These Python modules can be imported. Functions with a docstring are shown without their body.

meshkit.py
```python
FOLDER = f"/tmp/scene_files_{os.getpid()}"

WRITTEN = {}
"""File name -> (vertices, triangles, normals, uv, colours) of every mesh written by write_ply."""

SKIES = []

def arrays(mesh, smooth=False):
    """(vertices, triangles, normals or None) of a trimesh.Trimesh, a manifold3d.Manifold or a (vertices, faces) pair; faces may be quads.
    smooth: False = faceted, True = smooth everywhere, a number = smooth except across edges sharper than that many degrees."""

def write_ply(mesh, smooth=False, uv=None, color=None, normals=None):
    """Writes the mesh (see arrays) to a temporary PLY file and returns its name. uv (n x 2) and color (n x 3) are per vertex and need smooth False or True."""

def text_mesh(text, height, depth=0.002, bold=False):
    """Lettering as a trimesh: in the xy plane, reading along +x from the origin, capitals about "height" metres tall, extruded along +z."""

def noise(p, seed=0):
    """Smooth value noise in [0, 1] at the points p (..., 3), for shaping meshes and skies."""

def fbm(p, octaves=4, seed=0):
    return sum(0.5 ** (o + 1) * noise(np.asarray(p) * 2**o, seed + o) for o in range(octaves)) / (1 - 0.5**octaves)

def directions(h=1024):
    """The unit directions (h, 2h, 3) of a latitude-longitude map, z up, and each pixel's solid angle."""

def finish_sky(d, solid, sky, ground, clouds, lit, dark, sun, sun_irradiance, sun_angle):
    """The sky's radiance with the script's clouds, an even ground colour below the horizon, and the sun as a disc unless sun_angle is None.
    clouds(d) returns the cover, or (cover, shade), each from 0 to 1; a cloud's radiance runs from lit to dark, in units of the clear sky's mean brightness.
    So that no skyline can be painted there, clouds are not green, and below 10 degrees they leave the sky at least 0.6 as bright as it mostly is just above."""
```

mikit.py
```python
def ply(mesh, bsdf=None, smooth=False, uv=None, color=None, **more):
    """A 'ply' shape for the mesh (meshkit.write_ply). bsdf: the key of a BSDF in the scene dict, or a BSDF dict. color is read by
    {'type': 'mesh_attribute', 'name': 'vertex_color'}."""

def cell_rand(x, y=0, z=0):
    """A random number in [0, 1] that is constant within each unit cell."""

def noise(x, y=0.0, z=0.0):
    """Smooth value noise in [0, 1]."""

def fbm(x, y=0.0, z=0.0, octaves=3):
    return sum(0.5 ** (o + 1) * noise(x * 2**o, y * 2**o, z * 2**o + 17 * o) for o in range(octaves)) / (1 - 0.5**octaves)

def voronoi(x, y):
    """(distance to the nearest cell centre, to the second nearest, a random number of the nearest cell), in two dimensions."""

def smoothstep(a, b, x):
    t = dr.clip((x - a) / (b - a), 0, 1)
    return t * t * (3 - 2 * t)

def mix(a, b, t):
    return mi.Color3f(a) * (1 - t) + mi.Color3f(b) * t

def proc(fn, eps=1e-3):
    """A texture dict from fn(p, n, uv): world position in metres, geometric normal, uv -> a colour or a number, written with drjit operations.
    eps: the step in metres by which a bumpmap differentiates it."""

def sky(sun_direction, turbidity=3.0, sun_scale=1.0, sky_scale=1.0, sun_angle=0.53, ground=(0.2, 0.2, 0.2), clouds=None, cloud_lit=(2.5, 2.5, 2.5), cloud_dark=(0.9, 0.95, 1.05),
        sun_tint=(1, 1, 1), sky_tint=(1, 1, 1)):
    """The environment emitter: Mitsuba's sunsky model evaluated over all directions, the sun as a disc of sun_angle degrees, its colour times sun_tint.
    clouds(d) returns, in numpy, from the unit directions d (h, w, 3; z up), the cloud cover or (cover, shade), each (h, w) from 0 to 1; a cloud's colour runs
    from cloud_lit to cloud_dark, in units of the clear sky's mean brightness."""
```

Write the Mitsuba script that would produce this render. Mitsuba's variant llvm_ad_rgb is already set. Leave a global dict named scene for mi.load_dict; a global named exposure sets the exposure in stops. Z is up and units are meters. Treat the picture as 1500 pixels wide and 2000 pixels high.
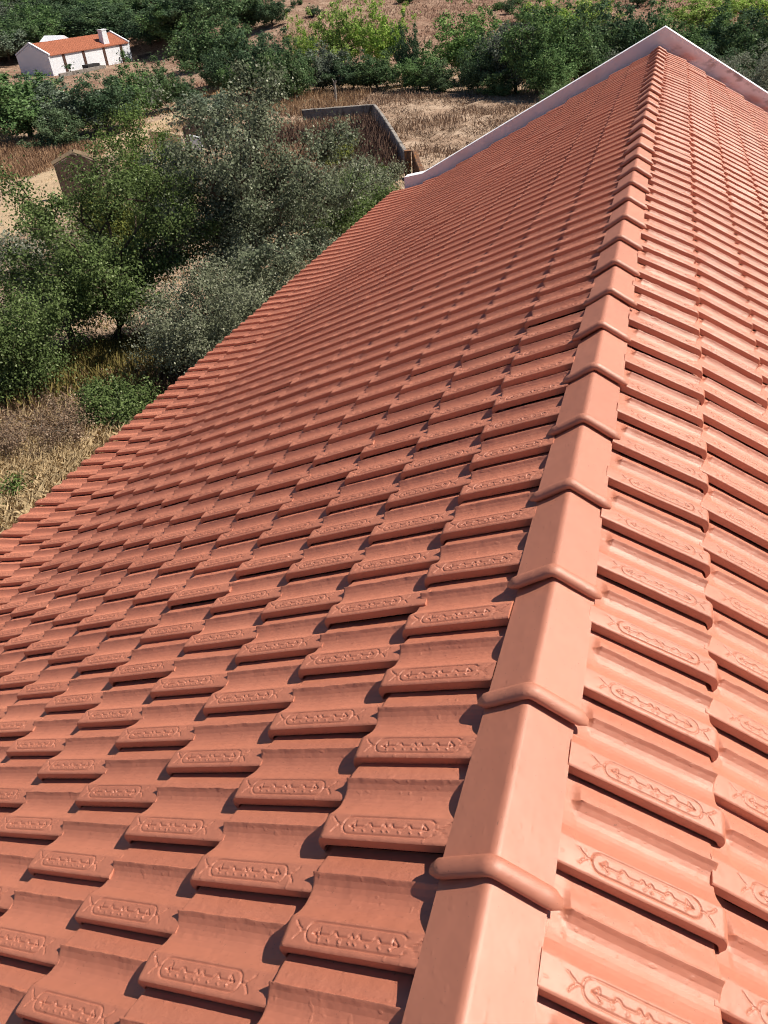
import math
import numpy as np
import trimesh
import mitsuba as mi
import drjit as dr
import mikit
import meshkit
from mikit import proc, noise, fbm, smoothstep, mix, cell_rand, voronoi

T = mi.ScalarTransform4f
scene, labels = {}, {}
ZR = 5.4                      # height of the ridge above the ground beside the house

# ---------------------------------------------------------------- camera, sky, exposure
CAM = np.array([0.0665, 0.0, 6.739])
FWD = np.array([-0.27474, 0.737237, -0.617252])
UPV = np.array([-0.153522, 0.600085, 0.785066])
scene['camera'] = {'type': 'perspective', 'fov': 57.15, 'fov_axis': 'x', 'near_clip': 0.05, 'far_clip': 3000.0,
                   'to_world': T().look_at(origin=CAM.tolist(), target=(CAM + FWD).tolist(), up=UPV.tolist())}
SUN = (0.53, 0.28, 0.80)
scene['sky'] = mikit.sky(SUN, turbidity=3, sky_scale=0.38, sky_tint=(1.0, 0.95, 0.93), sun_tint=(0.95, 1.0, 1.10))
exposure = 2.22

# ---------------------------------------------------------------- helpers
RNG = np.random.default_rng(7)


def tag(key, label, cat, group=None, kind=None):
    d = {'label': label, 'category': cat}
    if group:
        d['group'] = group
    if kind:
        d['kind'] = kind
    labels[key] = d


def num(base, k):
    return base if k == 0 else f'{base}_{k:03d}'


def xform(R, t):
    m = np.eye(4)
    m[:3, :3], m[:3, 3] = R, t
    return T(m.tolist())


def grid_faces(n, m):
    i, j = np.meshgrid(np.arange(n - 1), np.arange(m - 1), indexing='ij')
    a = (i * m + j).ravel()
    return np.vstack([np.stack([a, a + m, a + m + 1], 1), np.stack([a, a + m + 1, a + 1], 1)])


def merge(parts):
    vs, fs, cs, o = [], [], [], 0
    for p in parts:
        vs.append(np.asarray(p[0], float))
        fs.append(np.asarray(p[1]) + o)
        if len(p) > 2:
            cs.append(p[2])
        o += len(p[0])
    return (np.vstack(vs), np.vstack(fs)) + ((np.vstack(cs),) if cs else ())


def box(x0, x1, y0, y1, z0, z1):
    b = trimesh.creation.box((x1 - x0, y1 - y0, z1 - z0))
    b.apply_translation(((x0 + x1) / 2, (y0 + y1) / 2, (z0 + z1) / 2))
    return b


def prism_xz(poly, y0, y1):
    """A simple polygon in x, z swept from y0 to y1."""
    from shapely.geometry import Polygon
    m = trimesh.creation.extrude_polygon(Polygon(poly), y1 - y0, engine='earcut')
    v = np.array(m.vertices)
    m.vertices = np.stack([v[:, 0], y1 - v[:, 2], v[:, 1]], 1)
    return m


def place_mesh(m, origin, yaw):
    c, s = math.cos(yaw), math.sin(yaw)
    v = np.array(m.vertices if hasattr(m, 'vertices') else m[0])
    f = np.array(m.faces if hasattr(m, 'faces') else m[1])
    v = np.stack([origin[0] + c * v[:, 0] - s * v[:, 1], origin[1] + s * v[:, 0] + c * v[:, 1], origin[2] + v[:, 2]], 1)
    return trimesh.Trimesh(v, f, process=False)


def toned(mesh, bsdf, angle, tone):
    """A ply with creases at the angle and one tone (0 to 1) for the whole piece, carried as uv."""
    v, f = mesh
    m = trimesh.graph.smooth_shade(trimesh.Trimesh(v, f, process=False), angle=np.radians(angle), facet_minarea=None)
    t = np.broadcast_to(np.asarray(tone, float), (len(m.vertices),))
    return mikit.ply((np.array(m.vertices), np.array(m.faces)), bsdf, smooth=True, uv=np.stack([t, 0 * t], 1))


def tube(points, radii, sides=6):
    p = np.asarray(points, float)
    r = np.broadcast_to(radii, (len(p),))
    t = np.gradient(p, axis=0)
    t /= np.linalg.norm(t, axis=1, keepdims=True) + 1e-12
    a = np.cross(t, np.where(np.abs(t[:, 2:]) < 0.9, [0, 0, 1.0], [1.0, 0, 0]))
    a /= np.linalg.norm(a, axis=1, keepdims=True) + 1e-12
    b, ang = np.cross(t, a), np.arange(sides) * 2 * np.pi / sides
    v = p[:, None] + r[:, None, None] * (np.cos(ang)[None, :, None] * a[:, None] + np.sin(ang)[None, :, None] * b[:, None])
    n = len(p)
    i, j = np.meshgrid(np.arange(n - 1), np.arange(sides), indexing='ij')
    q = np.stack([i * sides + j, i * sides + (j + 1) % sides, (i + 1) * sides + (j + 1) % sides, (i + 1) * sides + j], -1).reshape(-1, 4)
    return v.reshape(-1, 3), np.vstack([q[:, [0, 1, 2]], q[:, [0, 2, 3]]])


def pchip(xk, yk):
    from scipy.interpolate import PchipInterpolator
    return PchipInterpolator(xk, yk)


# ---------------------------------------------------------------- terrain shape
_PZ = pchip([0, 10, 20, 35, 50, 70, 100, 135, 170, 300, 900], [0, -.1, -1.1, -2.9, -3.8, -4.3, -5.4, -6.5, -7.25, -8, -8])


def ground(x, y):
    """Height of the land: it falls away from the house into a shallow valley and climbs a far slope."""
    x, y = np.asarray(x, float), np.asarray(y, float)
    d, az = np.hypot(x, y), np.degrees(np.arctan2(x, y))
    t = np.clip((-az - 24) / 14, 0, 1)
    t = t * t * (3 - 2 * t)
    d0 = 108 + 78 * t
    z = _PZ(np.clip(d, 0, 900)) + .125 * 12 * np.logaddexp(0, (d - d0) / 12.0)
    w = np.clip((25 - np.hypot(x + 109.8, y - 138.2)) / 11, 0, 1)     # level yard of the white farmhouse
    w = w * w * (3 - 2 * w)
    return z * (1 - w) - 7.4 * w


# ---------------------------------------------------------------- materials
def painted(base, rough, bump=0.0012, eta=1.5):
    def col(p, n, uv):
        f = fbm(p.x * 2.3, p.y * 2.3, p.z * 2.3, 3)
        g = noise(p.x * 45, p.y * 45, p.z * 45)
        c = mi.Color3f(base) * (0.90 + 0.16 * f + 0.05 * (g - 0.5)) * mix(mi.Color3f(0.93, 0.90, 0.89), mi.Color3f(1.05, 1.08, 1.10), uv.x)
        spot = smoothstep(0.93, 0.96, noise(p.x * 230 + 9, p.y * 230, p.z * 230))
        dust = smoothstep(0.52, 0.78, fbm(p.x * 5.1 + 3, p.y * 1.3, p.z * 5.1, 4))
        c = mix(c, mi.Color3f(base) * mi.Color3f(1.06, 1.22, 1.3), 0.22 * dust)
        return mix(c, mi.Color3f(0.10, 0.055, 0.04), 0.5 * spot)

    def rgh(p, n, uv):
        return rough + 0.16 * (fbm(p.x * 7, p.y * 7, p.z * 7, 3) - 0.5)

    def bmp(p, n, uv):
        a = fbm(p.x * 26, p.y * 26, p.z * 26, 2)
        b = noise(p.x * 130, p.y * 130, p.z * 130)
        grit = smoothstep(0.80, 0.9, noise(p.x * 90 + 5, p.y * 90, p.z * 90))
        return a + 0.30 * b + 0.45 * grit
    return {'type': 'twosided', 'b': {'type': 'bumpmap', 'arbitrary': proc(bmp, 1e-3), 'scale': bump,
            'nested': {'type': 'principled', 'base_color': proc(col), 'roughness': proc(rgh), 'eta': eta}}}


scene['m_tile'] = painted((0.412, 0.141, 0.082), 0.62, bump=0.0016, eta=2.0)
scene['m_ridge'] = painted((0.408, 0.153, 0.096), 0.60, bump=0.0010, eta=1.9)


def flat(color, rough=0.8, var=0.25, scale=4.0, stain=None, spec=0.3, bump=None):
    def col(p, n, uv):
        f = fbm(p.x * scale, p.y * scale, p.z * scale, 4)
        c = mi.Color3f(color) * (1 - var / 2 + var * f)
        if stain is not None:
            s = smoothstep(0.5, 0.72, fbm(p.x * 2.2 * scale + 7, p.y * 2.2 * scale, p.z * 0.7 * scale, 4))
            c = mix(c, stain, 0.8 * s)
        return c
    b = {'type': 'principled', 'base_color': proc(col), 'roughness': rough, 'specular': spec}
    if bump:
        def bm(p, n, uv):
            return fbm(p.x * bump[0], p.y * bump[0], p.z * bump[0], 3)
        b = {'type': 'bumpmap', 'arbitrary': proc(bm, 0.3 / bump[0]), 'scale': bump[1], 'nested': b}
    return {'type': 'twosided', 'b': b}


def _parapet_col(p, n, uv):
    white = mi.Color3f(0.77, 0.80, 0.88) * (0.93 + 0.1 * fbm(p.x * 3, p.y * 3, p.z * 3, 3))
    right = smoothstep(-0.35, 0.5, p.x)
    top = ZR + 0.23 - 0.543 * dr.abs(p.x)
    low = smoothstep(0.03, 0.16, top - p.z)
    red = smoothstep(0.30, 0.62, fbm(p.x * 2.7, p.y * 2.7, p.z * 5 + 4, 4)) * right * low
    c = mix(white, mi.Color3f(0.62, 0.27, 0.19), 0.75 * red)
    soot = smoothstep(0.56, 0.78, fbm(p.x * 6 + 3, p.y * 6, p.z * 9, 4)) * right
    c = mix(c, mi.Color3f(0.16, 0.13, 0.12), 0.6 * soot * (1 - 0.5 * low))
    faint = smoothstep(0.55, 0.8, fbm(p.x * 3 + 20, p.y, p.z * 4, 3))
    return mix(c, mi.Color3f(0.66, 0.56, 0.54), 0.35 * faint)


scene['m_parapet'] = {'type': 'twosided', 'b': {'type': 'principled', 'base_color': proc(_parapet_col), 'roughness': 0.7, 'specular': 0.3}}
scene['m_white'] = flat((0.71, 0.77, 0.86), 0.75, 0.10, 1.2)
scene['m_underlay'] = flat((0.10, 0.06, 0.05), 0.9, 0.2, 3)
scene['m_concrete'] = flat((0.240, 0.228, 0.216), 0.9, 0.5, 1.6, stain=(0.080, 0.068, 0.060), bump=(14, 0.01))
scene['m_rust'] = flat((0.136, 0.080, 0.056), 0.9, 0.6, 5, stain=(0.336, 0.152, 0.056), bump=(20, 0.008))
scene['m_stone'] = flat((0.192, 0.152, 0.124), 0.95, 0.6, 2.5, stain=(0.080, 0.060, 0.048), bump=(5, 0.05))
scene['m_path'] = flat((0.320, 0.248, 0.168), 0.95, 0.25, 1.1, stain=(0.248, 0.188, 0.128))
scene['m_farroof'] = flat((0.320, 0.116, 0.068), 0.8, 0.25, 1.5)
scene['m_oldtile'] = flat((0.240, 0.120, 0.084), 0.9, 0.5, 3)
scene['m_door'] = flat((0.080, 0.044, 0.036), 0.7, 0.3, 3)
scene['m_dark'] = flat((0.032, 0.032, 0.036), 0.8, 0.3, 3)
scene['m_bark'] = flat((0.092, 0.072, 0.056), 0.95, 0.6, 6, bump=(18, 0.012))
scene['m_deadwood'] = flat((0.320, 0.304, 0.280), 0.9, 0.4, 8)
scene['m_leaf'] = {'type': 'principledthin', 'base_color': {'type': 'mesh_attribute', 'name': 'vertex_color'}, 'roughness': 0.55, 'diff_trans': 0.55, 'eta': 1.35}
scene['m_straw'] = {'type': 'twosided', 'b': {'type': 'diffuse', 'reflectance': {'type': 'mesh_attribute', 'name': 'vertex_color'}}}


def _land(p, n, uv):
    d = dr.sqrt(p.x * p.x + p.y * p.y)
    big = fbm(p.x * 0.06 + 11, p.y * 0.06, 0, 4)
    mid = fbm(p.x * 0.55, p.y * 0.55, 3, 4)
    fine = fbm(p.x * 4.5, p.y * 4.5, 5, 4)
    tan = mix(mi.Color3f(0.31, 0.228, 0.172), mi.Color3f(0.40, 0.312, 0.242), smoothstep(0.35, 0.65, mid))
    red = mix(mi.Color3f(0.23, 0.145, 0.11), mi.Color3f(0.31, 0.215, 0.165), smoothstep(0.3, 0.7, mid))
    hill = smoothstep(92, 112, d)
    c = mix(tan, red, hill * (0.55 + 0.45 * smoothstep(0.35, 0.6, big)))
    # the brown ploughless field on the left
    w = 5.0 * (fbm(p.x * 0.12, p.y * 0.12, 8, 3) - 0.5)
    bf = smoothstep(7, 4, dr.sqrt(dr.square((p.x + 50 + w) * 0.75) + dr.square(p.y - 46 - w)))
    c = mix(c, mi.Color3f(0.234, 0.129, 0.066), 0.9 * bf)
    # bare orange bank below the oaks
    ob = smoothstep(7, 3, dr.sqrt(dr.square(p.x + 53) + dr.square((p.y - 93) * 0.6)))
    c = mix(c, mi.Color3f(0.390, 0.234, 0.125), 0.8 * ob)
    dark = smoothstep(0.52, 0.75, fbm(p.x * 1.7 + 2, p.y * 1.7, 1, 4))
    c = mix(c, c * mi.Color3f(0.390, 0.359, 0.328), 0.65 * dark)
    return c * (0.72 + 0.56 * fine)


scene['m_land'] = {'type': 'twosided', 'b': {'type': 'diffuse', 'reflectance': proc(_land)}}

# ---------------------------------------------------------------- land
def build_land():
    az = np.linspace(-np.pi, np.pi, 541)
    r = np.concatenate([[0.0], np.geomspace(1.0, 110, 200), np.geomspace(113, 900, 45)])
    A, Rr = np.meshgrid(az, r, indexing='ij')
    x, y = Rr * np.sin(A), Rr * np.cos(A)
    z = ground(x, y)
    p = np.stack([x, y, 0 * x], -1)
    lump = meshkit.fbm(p * 0.35, 3, 1) - .5
    clod = meshkit.fbm(p * 1.6, 3, 5) - .5
    stub = np.exp(-(((x + 16) / 12) ** 2 + ((y - 62) / 17) ** 2) ** 2)
    z = z + lump * np.clip(Rr / 60, 0.1, 1) * 0.35 + clod * (0.06 + 0.50 * stub)
    return np.stack([x, y, z], -1).reshape(-1, 3), grid_faces(len(az), len(r))


scene['ground'] = mikit.ply(build_land(), 'm_land', smooth=True)
labels['ground'] = {'label': 'dry tan land falling away from the house to the far slope', 'category': 'ground', 'kind': 'structure'}


def ribbon(line, width, lift):
    p = np.array(line, float)
    d = np.r_[0, np.cumsum(np.linalg.norm(np.diff(p, axis=0), axis=1))]
    from scipy.interpolate import CubicSpline
    cs = CubicSpline(d, p)
    t = np.arange(0, d[-1], 0.5)
    c, g = cs(t), cs(t, 1)
    n = np.stack([-g[:, 1], g[:, 0]], 1) / np.linalg.norm(g, axis=1)[:, None]
    w = width * (1 + 0.35 * (meshkit.fbm(np.stack([t * .35, 0 * t, 0 * t], 1), 3, 3) - .5))
    k = np.linspace(-1, 1, 9)
    xy = c[:, None] + n[:, None] * (k[None, :, None] * w[:, None, None] / 2)
    z = ground(xy[..., 0], xy[..., 1]) + lift - 0.16 * np.abs(k)[None] ** 4
    return np.concatenate([xy, z[..., None]], -1).reshape(-1, 3), grid_faces(len(t), 9)


scene['dirt_track'] = mikit.ply(ribbon([(-30.0, 22.0), (-31.3, 28.0), (-33.0, 32.7), (-35.8, 38.3), (-38.7, 44.0), (-40.6, 50.7), (-42.3, 57.7), (-44.0, 67.5), (-45.8, 74.5), (-51, 82), (-60, 88)], 4.2, 0.2), 'm_path', smooth=True)
labels['dirt_track'] = {'label': 'pale sandy farm track running past the ruins', 'category': 'track', 'kind': 'structure'}

# ---------------------------------------------------------------- the tiled house
L, W = 0.37, 0.2234
A_MAIN, A_TILE = math.radians(28.6), math.radians(24.6)
Y_END = 14.50

# one roof tile: s runs up the slope from the nose, u along the ridge away from the overlapping lip, h out of the roof
_US = np.array([0, .0025, .006, .012, .03, .052, .058, .064, .070, .080, .092, .105, .117, .128, .138, .148, .1525, .1555, .1575, .1592, .161, .166, .18, .20, .2234, .236])
_PK = pchip([0, .030, .058, .070, .085, .100, .118, .132, .144, .152, .1562, .1578, .1610, .170, .2234, .26],
            [.0372, .0380, .0370, .0300, .0205, .0135, .0104, .0128, .0192, .0262, .0308, .0308, .0192, .0174, .0010, -.005])
_BAND = pchip([0, .030, .058, .075, .090, .12, .26], [.0372, .0380, .0370, .029, .0195, .0130, .002])


def cartouche():
    """The raised ornament of a tile as polylines (s, u): a stadium outline, a scroll and two split tips."""
    out = []
    a, b, uc, r = .092, .287, .0335, .0205
    th = np.linspace(np.pi / 2, 3 * np.pi / 2, 13)
    ring = np.vstack([np.stack([a + r * np.cos(th), uc + r * np.sin(th)], 1), np.stack([b - r * np.cos(th), uc - r * np.sin(th)], 1)])
    out.append((np.vstack([ring, ring[:1]]), -1.0))
    t = np.linspace(0, 1, 61)
    hump = sum(.0078 * np.exp(-((t - c) / w) ** 4) for c, w in ((.25, .035), (.45, .020), (.54, .022), (.75, .035)))
    out.append((np.stack([.090 + .199 * t, .0318 + hump], 1), -1.15))
    for s0, k in ((.090, 1), (.289, -1)):
        out.append((np.array([(s0, .0315), (s0 + k * .013, .043), (s0 + k * .014, .033)]), -1.0))
        out.append((np.array([(s0 + k * .004, .031), (s0 + k * .014, .024)]), -1.0))
    for t0 in (.08, .2, .33, .45, .52, .66, .8, .92):
        out.append((np.array([(.090 + .199 * t0 - .002, .0235), (.090 + .199 * t0 + .002, .0205)]), .9))
    for e, k in ((.0715, -1), (.3075, 1)):
        out.append((np.array([(e, uc), (e + k * .014, uc)]), -1.0))
        q = np.linspace(0, 1, 6)
        out.append((np.stack([e + k * (.014 + .018 * q), uc + .004 + .014 * q ** 1.6], 1), -1.0))
        out.append((np.stack([e + k * (.012 + .014 * q), uc - .003 - .014 * q ** 1.5], 1), -1.0))
    return out


ORN = cartouche()


def ornament(s, u, sig):
    h = np.zeros_like(s)
    for line, amp in ORN:
        d = np.full(s.shape, 9.0)
        lo, hi = line.min(0) - .008, line.max(0) + .008
        m = (s > lo[0]) & (s < hi[0]) & (u > lo[1]) & (u < hi[1])
        S, U = s[m], u[m]
        dm = np.full(S.shape, 9.0)
        for p, q in zip(line[:-1], line[1:]):
            e = q - p
            t = np.clip(((S - p[0]) * e[0] + (U - p[1]) * e[1]) / (e @ e + 1e-12), 0, 1)
            dm = np.minimum(dm, np.hypot(S - p[0] - t * e[0], U - p[1] - t * e[1]))
        d[m] = dm
        h = h + amp * np.exp(-(d / sig) ** 2)
    return h


def tile_mesh(lod, seed, length=.405, fade=.352):
    rng = np.random.default_rng(seed)
    if lod == 0:
        us = np.unique(np.r_[_US, np.arange(.008, .058, .0018), np.arange(.06, .236, .011)])
        ts = np.unique(np.r_[0, .008, .02, .035, np.linspace(.04, .86, 150), np.linspace(.86, 1, 9)])
    elif lod == 1:
        us = np.unique(np.r_[_US, np.arange(.008, .058, .003)])
        ts = np.unique(np.r_[0, .008, .02, .035, np.linspace(.05, .86, 75), np.linspace(.86, 1, 6)])
    elif lod == 3:
        us = np.unique(np.r_[0, .003, np.arange(.009, .058, .0046), .066, .09, .118, .134, .1565, .161, .2234, .234])
        ts = np.unique(np.r_[0, .01, .03, .055, np.linspace(.10, .76, 27), .80, .86, 1.0])
    else:
        us = np.array([0, .003, .03, .056, .066, .085, .10, .118, .132, .145, .1565, .161, .2234, .234])
        ts = np.array([0, .01, .03, .055, .3, .6, .80, .86, 1.0])
    U, Tt = np.meshgrid(us, ts, indexing='ij')
    start = .023 * np.clip((U - .056) / .010, 0, 1)
    start = start + (.0012 if lod != 2 else 0) * np.sin(U * 90 + rng.uniform(0, 6))
    S = start + (length - start) * Tt
    k = np.clip((fade - S) / .018, 0, 1)
    k = k * k * (3 - 2 * k)
    H = _BAND(U) * (1 - k) + _PK(U) * k
    # the nose of the band curls down, the lower edge of the rest is rounded
    c = np.clip(1 - S / .030, 0, 1)
    H = H - np.where(U < .066, .030 * c ** 2.3, 0)
    H = H - .003 * np.clip(1 - (S - start) / .004, 0, 1) ** 2 - .0026 * np.clip(1 - U / .003, 0, 1) ** 2
    if lod != 2:
        p = np.stack([S * 55, U * 55, 0 * S], -1)
        H = H + .0011 * (meshkit.fbm(p, 3, seed) - .5)
        H = H + .0042 * (meshkit.fbm(np.stack([S * 28, 0 * S, 0 * S + seed], -1), 3, seed + 9) - .5) * np.exp(-((U - .1565) / .005) ** 2)
        U = U + .0034 * (meshkit.fbm(np.stack([S * 22, 0 * S, 0 * S + 3], -1), 3, seed + 4) - .5) * np.exp(-((U - .1565) / .02) ** 2)
        band = np.exp(-(np.clip(np.abs(U - .033) - .024, 0, 1) / .003) ** 2)
        H = H + (.0030 if lod == 0 else .0036 if lod == 1 else .0046) * ornament(S, U, .0017 if lod == 0 else .0022 if lod == 1 else .0030) * band * np.clip(S / .03, 0, 1)
        H = H + .0016 * (meshkit.fbm(np.stack([S * 9, U * 9, 0 * S], -1), 2, seed + 30) - .5)
    top = np.stack([S, U, H], -1)
    n, m = U.shape
    V, F = [top.reshape(-1, 3)], [grid_faces(n, m)[:, ::-1]]
    o = n * m

    def skirt(edge, steps, flip):
        nonlocal o
        rows = [edge] + [edge + np.array(st) for st in steps]
        v = np.stack(rows).reshape(-1, 3)
        f = grid_faces(len(rows), len(edge)) + o
        V.append(v)
        F.append(f[:, ::-1] if flip else f)
        o += len(v)
    skirt(top[0], [(0, 0, -.0270), (0, .003, -.0285), (0, .05, -.0285)], False)
    skirt(top[:, 0], [(.0005, 0, -.020), (.004, 0, -.024)], True)
    skirt(top[:, -1], [(0, 0, -.030)], False)
    v, f = np.vstack(V), np.vstack(F)
    return v, f


def mirror(m):
    return m[0] * [1, -1, 1], m[1][:, ::-1]


NOSE_L, NOSE_R = [], []
for side, lst, x0, z0 in ((-1, NOSE_L, .413, -.238), (1, NOSE_R, .474, -.216)):
    x, z = x0, z0
    for i in range(14):
        if i:
            a = A_MAIN if i <= 10 else math.radians((22.5, 19, 15.5)[i - 11])
            x, z = x + L * math.cos(a), z - L * math.sin(a)
        tilt = A_TILE if i <= 10 else math.radians((22.5, 19, 15.5)[i - 11] - 3.9)
        if i == 0:      # the top course lies flatter, its head tucked under the ridge tiles
            tilt = math.radians(23.6 if side < 0 else 20.3)
        lst.append((side * x, z, tilt))


def rotv(axis, ang):
    return trimesh.transformations.rotation_matrix(ang, axis)[:3, :3]


tiles = []      # (side, rotation, position)
trng = np.random.default_rng(21)
for side, lst, y00, drift in ((-1, NOSE_L, .4637, -.1072), (1, NOSE_R, .7183, .1117)):
    for i, (x, z, tilt) in enumerate(lst):
        c, s = math.cos(tilt), math.sin(tilt)
        sa = np.array([-side * c, 0, s])
        na = np.array([side * s, 0, c])
        ua = np.array([0, 1.0, 0]) if side < 0 else np.array([0, -1.0, 0])
        y0 = (y00 + drift * i) % W - W * (11 if i < 9 else 4)
        wave = 0
        for m in range(90):
            y = y0 + m * W
            if y + W > Y_END + .02:
                break
            R = np.stack([sa, ua, na], 1)
            j = trng.normal(size=5)
            j = np.clip(j, -2, 2)
            R = R @ rotv([0, 0, 1], .0045 * j[0]) @ rotv([1, 0, 0], .006 * j[1]) @ rotv([0, 1, 0], .004 * j[2])
            wob = meshkit.fbm(np.array([x * .5, y * .35, 3.0]), 2, 2) - .5
            P = np.array([x, y + .0022 * j[3], ZR + z + .020 * wob + (.003 if i == 0 else 0)]) - na * .0335 + sa * .0035 * j[4] + na * .0015 * j[2]
            if trng.random() < .03:
                P = P + na * .007
            tiles.append((side, R, P, i == 0))

RIGHT = np.cross(FWD, UPV)
inview = np.zeros(len(tiles), bool)
zz = np.array([P + R @ np.array([.2, .11, .02]) - CAM for _, R, P, _t in tiles]) @ FWD
for s_ in (0, .12, .24, .37):
    for u_ in (0, .11, .22):
        cen = np.array([P + R @ np.array([s_, u_ if side < 0 else -u_, .03]) for side, R, P, _t in tiles]) - CAM
        z_ = cen @ FWD
        inview |= (z_ > .1) & (np.abs(cen @ RIGHT) < .546 * z_) & (np.abs(cen @ UPV) < .728 * z_)
rank = np.where(inview, zz, 1e6)
order = np.argsort(rank)
near, mid = order[:80], order[80:300]
NV0, NV1 = 6, 6
for side, nm in ((-1, 'left'), (1, 'right')):
    for topc in (0, 1):          # the top course is cut short under the ridge tiles
        ln = .405 if not topc else (.352 if side < 0 else .390)
        for lod, nv in ((0, NV0 if not topc else 3), (1, NV1 if not topc else 2)):
            for k in range(nv):
                m = tile_mesh(lod, 100 + 100 * lod + k + 10 * topc, ln, .352 if side > 0 else .388)
                scene[f'shape_tile_{lod}_{nm}_{topc}_{k}'] = {'type': 'shapegroup', 'tile': toned(m if side < 0 else mirror(m), 'm_tile', 40, float(np.random.default_rng(k * 7 + lod * 3 + topc).random()))}
n = 0
for lod, idx in ((0, near), (1, mid)):
    for q in idx:
        side, R, P, topc = tiles[q]
        nv = (NV0 if not topc else 3) if lod == 0 else (NV1 if not topc else 2)
        ref = f"shape_tile_{lod}_{'left' if side < 0 else 'right'}_{int(topc)}_{q % nv}"
        scene[num('house__roof__tile', n)] = {'type': 'instance', 'to_world': xform(R, P), 'g': {'type': 'ref', 'id': ref}}
        n += 1
lows = {}
for topc in (False, True):
    for side in (-1, 1):
        for lod in (2, 3):
            m = tile_mesh(lod, 1, .405 if not topc else (.352 if side < 0 else .390), .352 if side > 0 else .388)
            lows[side, topc, lod] = m if side < 0 else mirror(m)
rest = order[300:]
lowt = {}
for kk, (v_, f_) in lows.items():
    m_ = trimesh.graph.smooth_shade(trimesh.Trimesh(v_, f_, process=False), angle=np.radians(40), facet_minarea=None)
    lowt[kk] = np.array(m_.vertices), np.array(m_.faces)
TV, TF, TU, o_ = [], [], [], 0
for r_, q in enumerate(rest):
    side, R, P, topc = tiles[q]
    v_, f_ = lowt[side, topc, 3 if r_ < 420 else 2]
    TV.append(v_ @ R.T + P)
    TF.append(f_ + o_)
    TU.append(np.full(len(v_), trng.random()))
    o_ += len(v_)
TU = np.concatenate(TU)
scene['house__roof__tiling'] = mikit.ply((np.vstack(TV), np.vstack(TF)), 'm_tile', smooth=True, uv=np.stack([TU, 0 * TU], 1))
labels['house__roof__tiling'] = {'label': 'farther rows of salmon painted roof tiles', 'kind': 'stuff'}


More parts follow.
